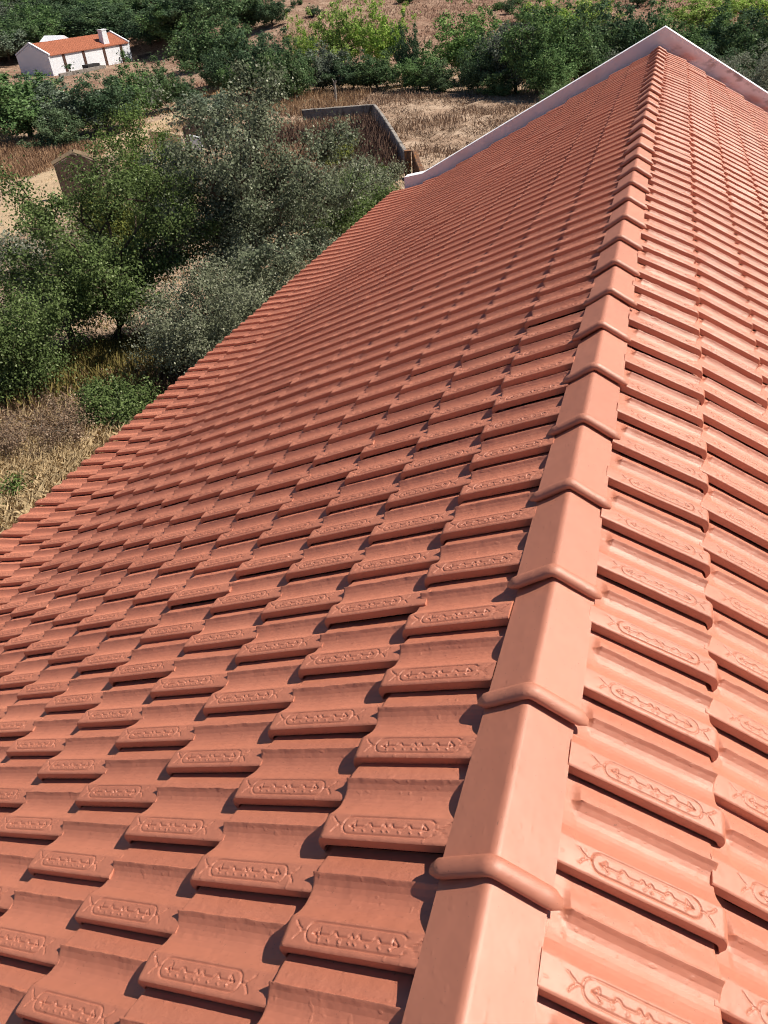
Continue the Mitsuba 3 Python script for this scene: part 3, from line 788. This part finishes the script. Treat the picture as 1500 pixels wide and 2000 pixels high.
# bare grey branch above the shrub at the roof corner
rng = np.random.default_rng(5)
br = []
o = np.array([-11.75, 30.9, float(ground(-11.75, 30.9))])
main = np.array([[0, 0, 0], [.1, -.1, 1.2], [-.25, -.2, 1.75], [.1, -.25, 2.2], [.75, -.3, 2.75]])
br.append(tube(o + main, [.05, .045, .035, .028, .012], 6))
for i in range(9):
    st = main[2] + (main[4] - main[2]) * rng.random()
    en = st + rng.normal(size=3) * .32
    br.append(tube(o + np.array([st, (st + en) / 2 + rng.normal(size=3) * .04, en]), [.022, .014, .006], 5))
scene['bare_branch'] = mikit.ply(merge(br), 'm_deadwood', smooth=True)
tag('bare_branch', 'bare pale grey branch sticking out of the shrub by the roof corner', 'branch')
TREES = [
    (-53.2, 57.7, 5.1, 4.5, 'oak_a', 'bright green oak with a dark trunk at the left edge of the brown field'),
    (-49.1, 58.8, 4.1, 3.3, 'olive_a', 'grey green tree second from the left edge below the farmhouse'),
    (-46.2, 59.6, 4.3, 3.0, 'oak_b', 'dark oak standing in front of the farmhouse, near the middle of its front wall'),
    (-46.6, 64.1, 4.3, 2.6, 'oak_a', 'green tree below the right end of the farmhouse front'),
    (-49.1, 72.5, 4.4, 2.2, 'oak_c', 'dark rounded tree just right of the farmhouse end wall'),
    (-48.4, 75.4, 3.0, 2.2, 'oak_b', 'low dark tree above the pale patch of track'),
    (-39.7, 66.3, 2.3, 2.6, 'olive_a', 'grey olive growing behind the ruined shed roof'),
    (-59.4, 61.2, 4.6, 2.8, 'oak_b', 'dark oak cut by the left picture edge above the brown field'),
    (-46.4, 53.3, 2.7, 2.1, 'bush_b', 'dark bush between the brown field and the bright green oak'),
    (-70.7, 118.4, 5.4, 3.8, 'oak_a', 'leafy oak on the bank right of the farmhouse'),
    (-53.2, 94.3, 7.8, 4.9, 'oak_c', 'broad dark oak in the middle of the tree belt, left of the bare slope'),
    (-49.9, 87.3, 4.4, 1.9, 'oak_b', 'small lone oak with visible stem beside the orange bank'),
    (-45.4, 84.8, 3.4, 2.8, 'oak_a', 'green oak leaning over the orange bank'),
    (-41.5, 82.4, 5.9, 3.5, 'oak_b', 'tall dark oak behind the top of the big grey olive'),
    (-37.6, 77.5, 4.1, 2.4, 'bush_a', 'green bush at the left end of the brown grass strip'),
    (-36.6, 78.9, 4.8, 2.7, 'oak_c', 'dark oak directly above the tip of the big grey olive'),
    (-130.8, 142.7, 5.1, 5.9, 'olive_a', 'grey green tree behind the farmhouse gable, nearest the left edge'),
    (-129.3, 154.0, 5.4, 5.9, 'oak_a', 'green oak behind the left half of the farmhouse roof'),
    (-126.6, 163.3, 5.8, 6.6, 'oak_b', 'dark oak rising behind the middle of the farmhouse roof'),
    (-118.2, 164.0, 5.8, 7.4, 'oak_c', 'dark round oak behind the farmhouse chimney'),
    (-105.2, 157.5, 6.3, 6.3, 'oak_b', 'dark oak behind the right end of the farmhouse'),
    (-96.4, 153.5, 7.2, 6.3, 'oak_a', 'tall oak on the slope right of the farmhouse, top cut by the picture'),
    (-114.7, 174.9, 5.7, 7.6, 'oak_c', 'oak high on the slope above the farmhouse chimney'),
    (-132.2, 184.7, 5.3, 7.4, 'oak_b', 'oak high on the slope above the farmhouse roof'),
    (-89.4, 154.2, 5.8, 6.5, 'oak_b', 'oak on the upper slope above the broad dark oak'),
    (-72.3, 138.5, 6.3, 5.2, 'oak_c', 'tall oak at the top edge left of the bare slope'),
    (-65.9, 136.8, 4.2, 3.1, 'oak_b', 'dark narrow oak at the left rim of the bare slope'),
    (-149.4, 196.0, 4.9, 6.1, 'oak_c', 'oak cut by the top edge left of the slope clearing'),
    (-149.9, 167.0, 6.1, 5.9, 'olive_b', 'grey olive by the top left corner on the slope'),
    (-156.8, 187.4, 3.0, 2.7, 'oak_b', 'small oak on the reddish clearing, left one'),
    (-150.8, 186.2, 2.8, 2.3, 'oak_c', 'small oak on the reddish clearing, right one'),
    (-136.2, 155.3, 3.5, 3.9, 'oak_b', 'dark low oak above the farmhouse left gable'),
    (-42.5, 96.6, 6.0, 2.0, 'poplar_a', 'small yellow green tree at the foot of the bare slope'),
    (-36.4, 93.1, 7.8, 3.4, 'poplar_b', 'tall yellow green tree, left of the bright pair behind the field'),
    (-31.8, 95.2, 7.6, 3.4, 'poplar_a', 'tall bright green tree, right of the bright pair behind the field'),
    (-20.8, 90.8, 6.7, 4.1, 'poplar_c', 'broad green ash like tree standing alone against the bare slope'),
    (-13.1, 110.4, 6.3, 4.1, 'poplar_a', 'yellow green tree top left of the gable peak'),
    (-10.4, 125.8, 5.4, 4.0, 'poplar_b', 'yellow green tree at the top edge above the left parapet'),
    (4.9, 123.3, 4.5, 5.0, 'poplar_b', 'yellow green tree top right of the gable peak'),
    (11.0, 127.3, 4.6, 4.8, 'poplar_a', 'bright green tree cut by the top right corner'),
    (-35.3, 84.4, 4.2, 2.8, 'olive_b', 'grey dark olive behind the stubble field, behind the fence post'),
    (-31.8, 84.7, 3.2, 2.8, 'oak_b', 'dark bush like oak behind the stubble field, under the tall yellow green tree'),
    (-29.3, 85.3, 3.1, 2.8, 'oak_c', 'dark rounded oak behind the stubble field, under the tall bright green tree'),
    (-26.5, 88.2, 5.4, 1.5, 'oak_b', 'narrow dark tree behind the stubble field, right of the bright pair'),
    (-23.9, 83.8, 3.2, 2.7, 'oak_a', 'green low oak behind the stubble field, left of the broad ash like tree'),
    (-21.3, 82.7, 2.7, 1.9, 'bush_b', 'dark low bush at the left foot of the broad ash like tree'),
    (-17.0, 80.6, 3.7, 2.1, 'oak_b', 'dark oak behind the stubble field with pale bare limbs at its foot'),
    (-15.9, 83.6, 4.9, 2.6, 'oak_a', 'green tree filling the gap right of the broad ash like tree'),
    (-13.3, 81.0, 5.9, 3.1, 'olive_b', 'tall grey brushy tree behind the stubble field with brown dead twigs'),
    (-14.6, 79.6, 2.3, 2.0, 'bush_a', 'light green bush behind the stubble field, below the tall grey brushy tree'),
    (-11.0, 79.2, 6.8, 3.3, 'oak_a', 'big dark green oak behind the stubble field, left of the parapet slope'),
    (-9.5, 76.2, 3.9, 2.5, 'oak_a', 'mid green oak at the right end of the stubble field'),
    (-8.0, 70.4, 2.0, 1.4, 'bush_a', 'light green bush touching the white parapet at the end of the field'),
    (-7.8, 82.7, 6.1, 3.3, 'oak_c', 'big dark oak behind the stubble field, above the middle of the left parapet'),
    (-6.5, 84.9, 3.7, 2.5, 'olive_b', 'grey green tree just above the left parapet'),
    (-4.5, 88.8, 6.4, 3.6, 'oak_b', 'dark oak above the upper part of the left parapet'),
    (-1.8, 92.7, 5.3, 3.3, 'oak_a', 'oak directly left of the gable peak'),
    (1.3, 92.3, 4.3, 3.1, 'oak_c', 'low dark oak directly behind the gable peak'),
    (4.0, 87.9, 4.9, 3.2, 'oak_a', 'green oak just right of the gable peak'),
    (6.6, 87.6, 5.6, 3.6, 'oak_b', 'dark oak above the right parapet'),
    (9.0, 83.5, 5.5, 3.4, 'oak_c', 'dark oak at the right picture edge'),
    (5.2, 76.7, 3.6, 2.6, 'oak_b', 'dark low oak against the right parapet'),
    (7.3, 64.4, 4.8, 3.0, 'willow_a', 'pale grey willow like tree in front of the oaks at the right edge'),
    (-60.7, 143.5, 1.7, 1.4, 'oak_b', 'single small dark oak on the bare slope above the yellow green tree'),
    (-68.8, 153.3, 1.1, 0.6, 'oak_b', 'tiny dark sapling at the top edge, left one of two on the bare slope'),
    (-68.1, 154.9, 1.0, 0.6, 'oak_c', 'tiny dark sapling at the top edge, right one of two on the bare slope'),
    (-48.1, 156.2, 1.6, 1.0, 'oak_c', 'sapling with long shadow on the bare slope, left of two'),
    (-46.3, 156.1, 1.8, 1.1, 'oak_b', 'sapling with long shadow on the bare slope, right of two'),
    (-28.4, 148.7, 1.2, 0.8, 'oak_a', 'tiny conifer like sapling on the bare slope, left of three'),
    (-27.8, 149.5, 1.2, 0.8, 'oak_c', 'tiny conifer like sapling on the bare slope, middle of three'),
    (-25.5, 144.8, 1.8, 1.0, 'oak_b', 'small upright sapling on the bare slope, right of three'),
    (-26.2, 154.0, 1.0, 1.4, 'oak_c', 'small dark oak at the top edge above the three saplings'),
    (-20.9, 136.6, 2.7, 2.6, 'oak_a', 'bluish oak on the lower slope right of the saplings'),
    (-5.0, 148.7, 2.2, 1.9, 'oak_b', 'dark oak on the slope above the gable peak'),
]

# farther trees: a few kinds built once, set out by position (x, y, height, crown radius)
KINDS = {
    'oak_a': (31, [(0.083, 0.163, 0.066), (0.185, 0.304, 0.124), (0.291, 0.434, 0.218)], .20, 17),
    'oak_b': (32, [(0.050, 0.098, 0.057), (0.121, 0.191, 0.107), (0.215, 0.304, 0.205)], .22, 16),
    'oak_c': (33, [(0.061, 0.121, 0.057), (0.146, 0.228, 0.107), (0.234, 0.324, 0.193)], .15, 19),
    'olive_a': (34, [(0.116, 0.169, 0.119), (0.234, 0.304, 0.231), (0.390, 0.477, 0.410)], .18, 16),
    'olive_b': (35, [(0.107, 0.139, 0.107), (0.205, 0.250, 0.205), (0.331, 0.390, 0.335)], .12, 17),
    'poplar_a': (36, [(0.196, 0.347, 0.077), (0.408, 0.584, 0.141), (0.585, 0.584, 0.257)], .22, 16),
    'poplar_b': (37, [(0.175, 0.293, 0.077), (0.370, 0.520, 0.154), (0.545, 0.584, 0.257)], .20, 15),
    'poplar_c': (38, [(0.107, 0.206, 0.071), (0.234, 0.380, 0.127), (0.390, 0.564, 0.231)], .15, 17),
    'bush_a': (39, [(0.116, 0.206, 0.090), (0.254, 0.368, 0.165), (0.370, 0.499, 0.257)], .03, 14),
    'bush_b': (40, [(0.069, 0.120, 0.064), (0.156, 0.228, 0.127), (0.254, 0.347, 0.231)], .03, 14),
    'willow_a': (41, GREY, .12, 16),
}
for kind, (seed, cols, low, limbs) in KINDS.items():
    rng = np.random.default_rng(seed)
    airy = kind.startswith('poplar')
    wood, tips = skeleton(rng, 2.0, 1.0, .5 if not kind.startswith('bush') else .12, limbs, 6, 0, .055 if not kind.startswith('bush') else .03, low=low)
    tips = tips * (1 + .14 * rng.normal(size=(len(tips), 1)))
    tips[:, 2] = np.maximum(tips[:, 2], .12)
    lv = leaves(tips, 55 if airy else 80, (.095 if airy else .115) * rng.uniform(.6, 1.35, len(tips)), .060 if airy else .065, rng, cols, up=.35, out=np.array([0, 0, .8]), long=2.2 if kind != 'willow_a' else 5)
    scene['shape_' + kind] = {'type': 'shapegroup', 'trunk': mikit.ply(wood, 'm_bark', smooth=True), 'crown': mikit.ply((lv[0], lv[1]), 'm_leaf', color=lv[2])}
trng = np.random.default_rng(77)
CAT = {'oak': 'tree', 'oli': 'tree', 'pop': 'tree', 'bus': 'bush', 'wil': 'tree'}
NAME = {'oak': 'distant_oak', 'oli': 'distant_olive', 'pop': 'ash_tree', 'bus': 'hedge_bush', 'wil': 'silver_willow'}
count = {}
for x, y, h, r, kind, label in TREES:
    k3 = kind[:3]
    base = NAME[k3]
    key = num(base, count.get(base, 0))
    count[base] = count.get(base, 0) + 1
    yaw = trng.uniform(0, 360)
    m = T().translate([x, y, float(ground(x, y)) - .15]).rotate([0, 0, 1], yaw).scale([r * .93, r * .93, h / 2.12])
    scene[key] = {'type': 'instance', 'to_world': m, 'g': {'type': 'ref', 'id': 'shape_' + kind}}
    tag(key, label, CAT[k3], 'trees and bushes of the valley and slope')

# the wood on the far slope, one mass
wr = np.random.default_rng(55)
k = 0
while k < 96:
    az_, d_ = math.radians(wr.uniform(-66, -27)), wr.uniform(178, 285)
    x, y = d_ * math.sin(az_), d_ * math.cos(az_)
    if math.hypot(x + 109.8, y - 138.2) < 22 or (x > -75 and y < 190) or abs(x + 154) < 9 and y < 200:
        continue
    r = wr.uniform(4.5, 7.5)
    key = f'far_wood__{k + 1:03d}'
    scene[key] = {'type': 'instance', 'to_world': T().translate([x, y, float(ground(x, y)) - .2]).rotate([0, 0, 1], wr.uniform(0, 360)).scale([r, r, wr.uniform(2.4, 3.4)]),
                  'g': {'type': 'ref', 'id': 'shape_' + ('oak_a', 'oak_b', 'oak_c', 'olive_a', 'oak_b')[k % 5]}}
    k += 1
tag('far_wood', 'dark oak wood covering the far slope above the white farmhouse', 'wood', kind='stuff')

# ---------------------------------------------------------------- grass and weeds (stuff)


def blades(xy, h, w, rng, colors, lean=.35, z0=None, patch=None):
    n = len(xy)
    z = ground(xy[:, 0], xy[:, 1]) - .03
    a = rng.uniform(0, 6.283, n)
    hh = h * rng.uniform(.5, 1.25, n)
    ln = lean * rng.uniform(.2, 1.3, n) * hh
    d = np.stack([np.cos(a), np.sin(a)], 1)
    b = rng.uniform(0, 6.283, n)
    e = np.stack([np.cos(b), np.sin(b)], 1) * (w * rng.uniform(.6, 1.4, n))[:, None] / 2
    p0 = np.concatenate([xy - e, z[:, None]], 1)
    p1 = np.concatenate([xy + e, z[:, None]], 1)
    m = xy + d * (ln * .35)[:, None]
    p2 = np.concatenate([m + e * .8, (z + hh * .6)[:, None]], 1)
    p3 = np.concatenate([xy + d * ln[:, None], (z + hh)[:, None]], 1)
    v = np.stack([p0, p1, p2, p3], 1).reshape(-1, 3)
    f = (np.arange(n) * 4)[:, None, None] + np.array([[0, 1, 2], [0, 2, 3]])[None]
    colors = np.asarray(colors, float)
    col = colors[0] + (colors[1] - colors[0]) * rng.random(n)[:, None]
    col *= rng.uniform(.75, 1.25, n)[:, None]
    return v, f.reshape(-1, 3), np.repeat(col, 4, 0)


def scatter(n, cx_, cy_, rx, ry, rng, rot=0.0, clump=0.5, fs=.5):
    q = rng.normal(size=(int(n * 2.2), 2)) * .5
    q = q[(np.abs(q) < 1.15).all(1)]
    c, s = math.cos(rot), math.sin(rot)
    p = np.stack([cx_ + rx * (c * q[:, 0] - s * q[:, 1]), cy_ + ry * (s * q[:, 0] + c * q[:, 1])], 1) if rx == ry else np.stack([cx_ + c * rx * q[:, 0] - s * ry * q[:, 1], cy_ + s * rx * q[:, 0] + c * ry * q[:, 1]], 1)
    keep = meshkit.fbm(np.concatenate([p * fs, np.zeros((len(p), 1))], 1), 3, 4) + rng.random(len(p)) * (1 - clump) > .5 + .5 * (1 - clump) - .12
    return p[keep][:n]


def inside(p, poly):
    from shapely import contains_xy, Polygon
    return contains_xy(Polygon(poly), p[:, 0], p[:, 1])


HOUSE = [(-4.6, -3), (4.6, -3), (4.6, 14.9), (-4.6, 14.9)]
rng = np.random.default_rng(101)
STRAW = [(.39, .30, .18), (.58, .47, .30)]
near_p = np.vstack([scatter(60000, -9.6, 8.2, 4.6, 6.5, rng, .6, .45, .9), scatter(9000, -14, 11, 6, 6, rng, 0, .6), scatter(9000, -9, 18, 6, 12, rng, 0, .6)])
near_p = near_p[~inside(near_p, HOUSE)]
B = [blades(near_p, .26, .006, rng, STRAW, .55)]
q = scatter(22000, -9.3, 7.6, 2.0, 2.2, rng, .5, .6, 1.2)
q = q[~inside(q, HOUSE)]
B.append(blades(q, .45, .005, rng, [(.46, .36, .22), (.62, .51, .33)], .9))
q = scatter(9000, -11.3, 11.9, 2.0, 1.9, rng, 0, .5, 1.2)
B.append(blades(q, .55, .016, rng, [(.19, .17, .06), (.33, .28, .11)], .3))
q = scatter(7000, -10.6, 11.5, 2.4, 2.0, rng, .3, .6, 1.2)
B.append(blades(q, .45, .02, rng, [(0.187, 0.117, 0.082), (0.328, 0.222, 0.152)], .4))
scene['straw_grass'] = mikit.ply(merge(B)[:2], 'm_straw', color=merge(B)[2])
tag('straw_grass', 'tall dry straw coloured grass and yellow weeds beside the eave', 'grass', kind='stuff')

FIELD = [(-30, 61.8), (-22.2, 65), (-13.2, 44.6), (-10.5, 38), (-2, 40), (4, 62), (2, 82), (-14, 79), (-24, 83.5), (-40, 84), (-37, 70)]
p = rng.uniform((-42, 36), (6, 86), (90000, 2))
p = p[inside(p, FIELD)]
keep = meshkit.fbm(np.concatenate([p * .55, np.zeros((len(p), 1))], 1), 4, 14) + .25 * rng.random(len(p)) > .58
B = [blades(p[keep], .20, .06, rng, [(.29, .212, .158), (.42, .33, .255)], 1.4)]
tall = p[(meshkit.fbm(np.concatenate([p * .16, np.zeros((len(p), 1))], 1), 3, 24) + .22 * rng.random(len(p)) > .79)]
B.append(blades(tall, .5, .05, rng, [(.27, .19, .14), (.40, .30, .225)], .3))
e_ = rng.uniform((-40, 66), (-22, 84), (9000, 2))
e_ = e_[inside(e_, [(-40, 72), (-30.5, 67), (-27, 70), (-29, 84), (-38, 84)])]
B.append(blades(e_, .7, .045, rng, [(.30, .20, .125), (.43, .31, .20)], .2))
scene['stubble_grass'] = mikit.ply(merge(B)[:2], 'm_straw', color=merge(B)[2])
tag('stubble_grass', 'trampled pale stubble and taller brown grass in the field beyond the concrete wall', 'grass', kind='stuff')

WEED = [(-30.5, 60.5), (-22.8, 63.9), (-14.2, 44.5), (-13.4, 42.5), (-13, 37), (-20, 38), (-27, 50)]
p = rng.uniform((-31, 35), (-12, 65), (52000, 2))
p = p[inside(p, WEED)]
t_ = meshkit.fbm(np.concatenate([p * .13, np.zeros((len(p), 1))], 1), 3, 33)
B = [blades(p[t_ > .5], 1.0, .035, rng, [(0.117, 0.076, 0.058), (0.246, 0.164, 0.129)], .3), blades(p[t_ <= .5], .7, .04, rng, [(.28, .19, .13), (.42, .30, .21)], .35)]
e_ = rng.uniform((-22, 44), (-14.5, 60), (16000, 2))
e_ = e_[inside(e_, [(-22.6, 63), (-14.6, 46), (-17.5, 45), (-23.5, 58)])]
B.append(blades(e_, 1.15, .035, rng, [(0.100, 0.065, 0.053), (0.222, 0.147, 0.117)], .3))
scene['dead_weeds'] = mikit.ply(merge(B)[:2], 'm_straw', color=merge(B)[2])
tag('dead_weeds', 'dead brown thistles and weeds filling the walled enclosure', 'weeds', kind='stuff')

p = rng.uniform((-64, 34), (-37, 62), (60000, 2))
p = p[np.hypot((p[:, 0] + 50) * .75, p[:, 1] - 47) < 8.5]
B = [blades(p, .5, .05, rng, [(.26, .165, .105), (.40, .27, .18)], .25)]
scene['brown_grass'] = mikit.ply(merge(B)[:2], 'm_straw', color=merge(B)[2])
tag('brown_grass', 'reddish brown grass of the small field at the left edge', 'grass', kind='stuff')

# dry scrub of the far slope and of the valley floor
q = np.stack([rng.uniform(-62, 20, 60000), rng.uniform(96, 235, 60000)], 1)
az_ = -45 + 60 * rng.random(26000)
rr_ = rng.uniform(100, 290, 26000)
q = np.vstack([q, np.stack([rr_ * np.sin(np.radians(az_)), rr_ * np.cos(np.radians(az_))], 1)])
keep = meshkit.fbm(np.concatenate([q * .18, np.zeros((len(q), 1))], 1), 4, 44) + .3 * rng.random(len(q)) > .60
B = [blades(q[keep], .42, .10, rng, [(0.257, 0.158, 0.117), (0.398, 0.275, 0.211)], .7)]
q2 = rng.uniform((-62, 20), (-2, 96), (70000, 2))
keep = (meshkit.fbm(np.concatenate([q2 * .3, np.zeros((len(q2), 1))], 1), 4, 54) + .25 * rng.random(len(q2)) > .62) & ~inside(q2, FIELD) & ~inside(q2, WEED) & (np.hypot(q2[:, 0] * 1.0, q2[:, 1]) > 19)
trk = np.array([(-30.0, 22.0), (-31.3, 28.0), (-33.0, 32.7), (-35.8, 38.3), (-38.7, 44.0), (-40.6, 50.7), (-42.3, 57.7), (-44.0, 67.5), (-45.8, 74.5)])
dt = np.min(np.abs(q2[:, None] - trk[None]).sum(-1), 1)
B.append(blades(q2[keep & (dt > 3.6)], .4, .05, rng, [(0.421, 0.292, 0.176), (0.562, 0.468, 0.292)], .6))
scene['dry_scrub'] = mikit.ply(merge(B)[:2], 'm_straw', color=merge(B)[2])
tag('dry_scrub', 'sparse dry scrub scattered over the valley and the far reddish slope', 'scrub', kind='stuff')
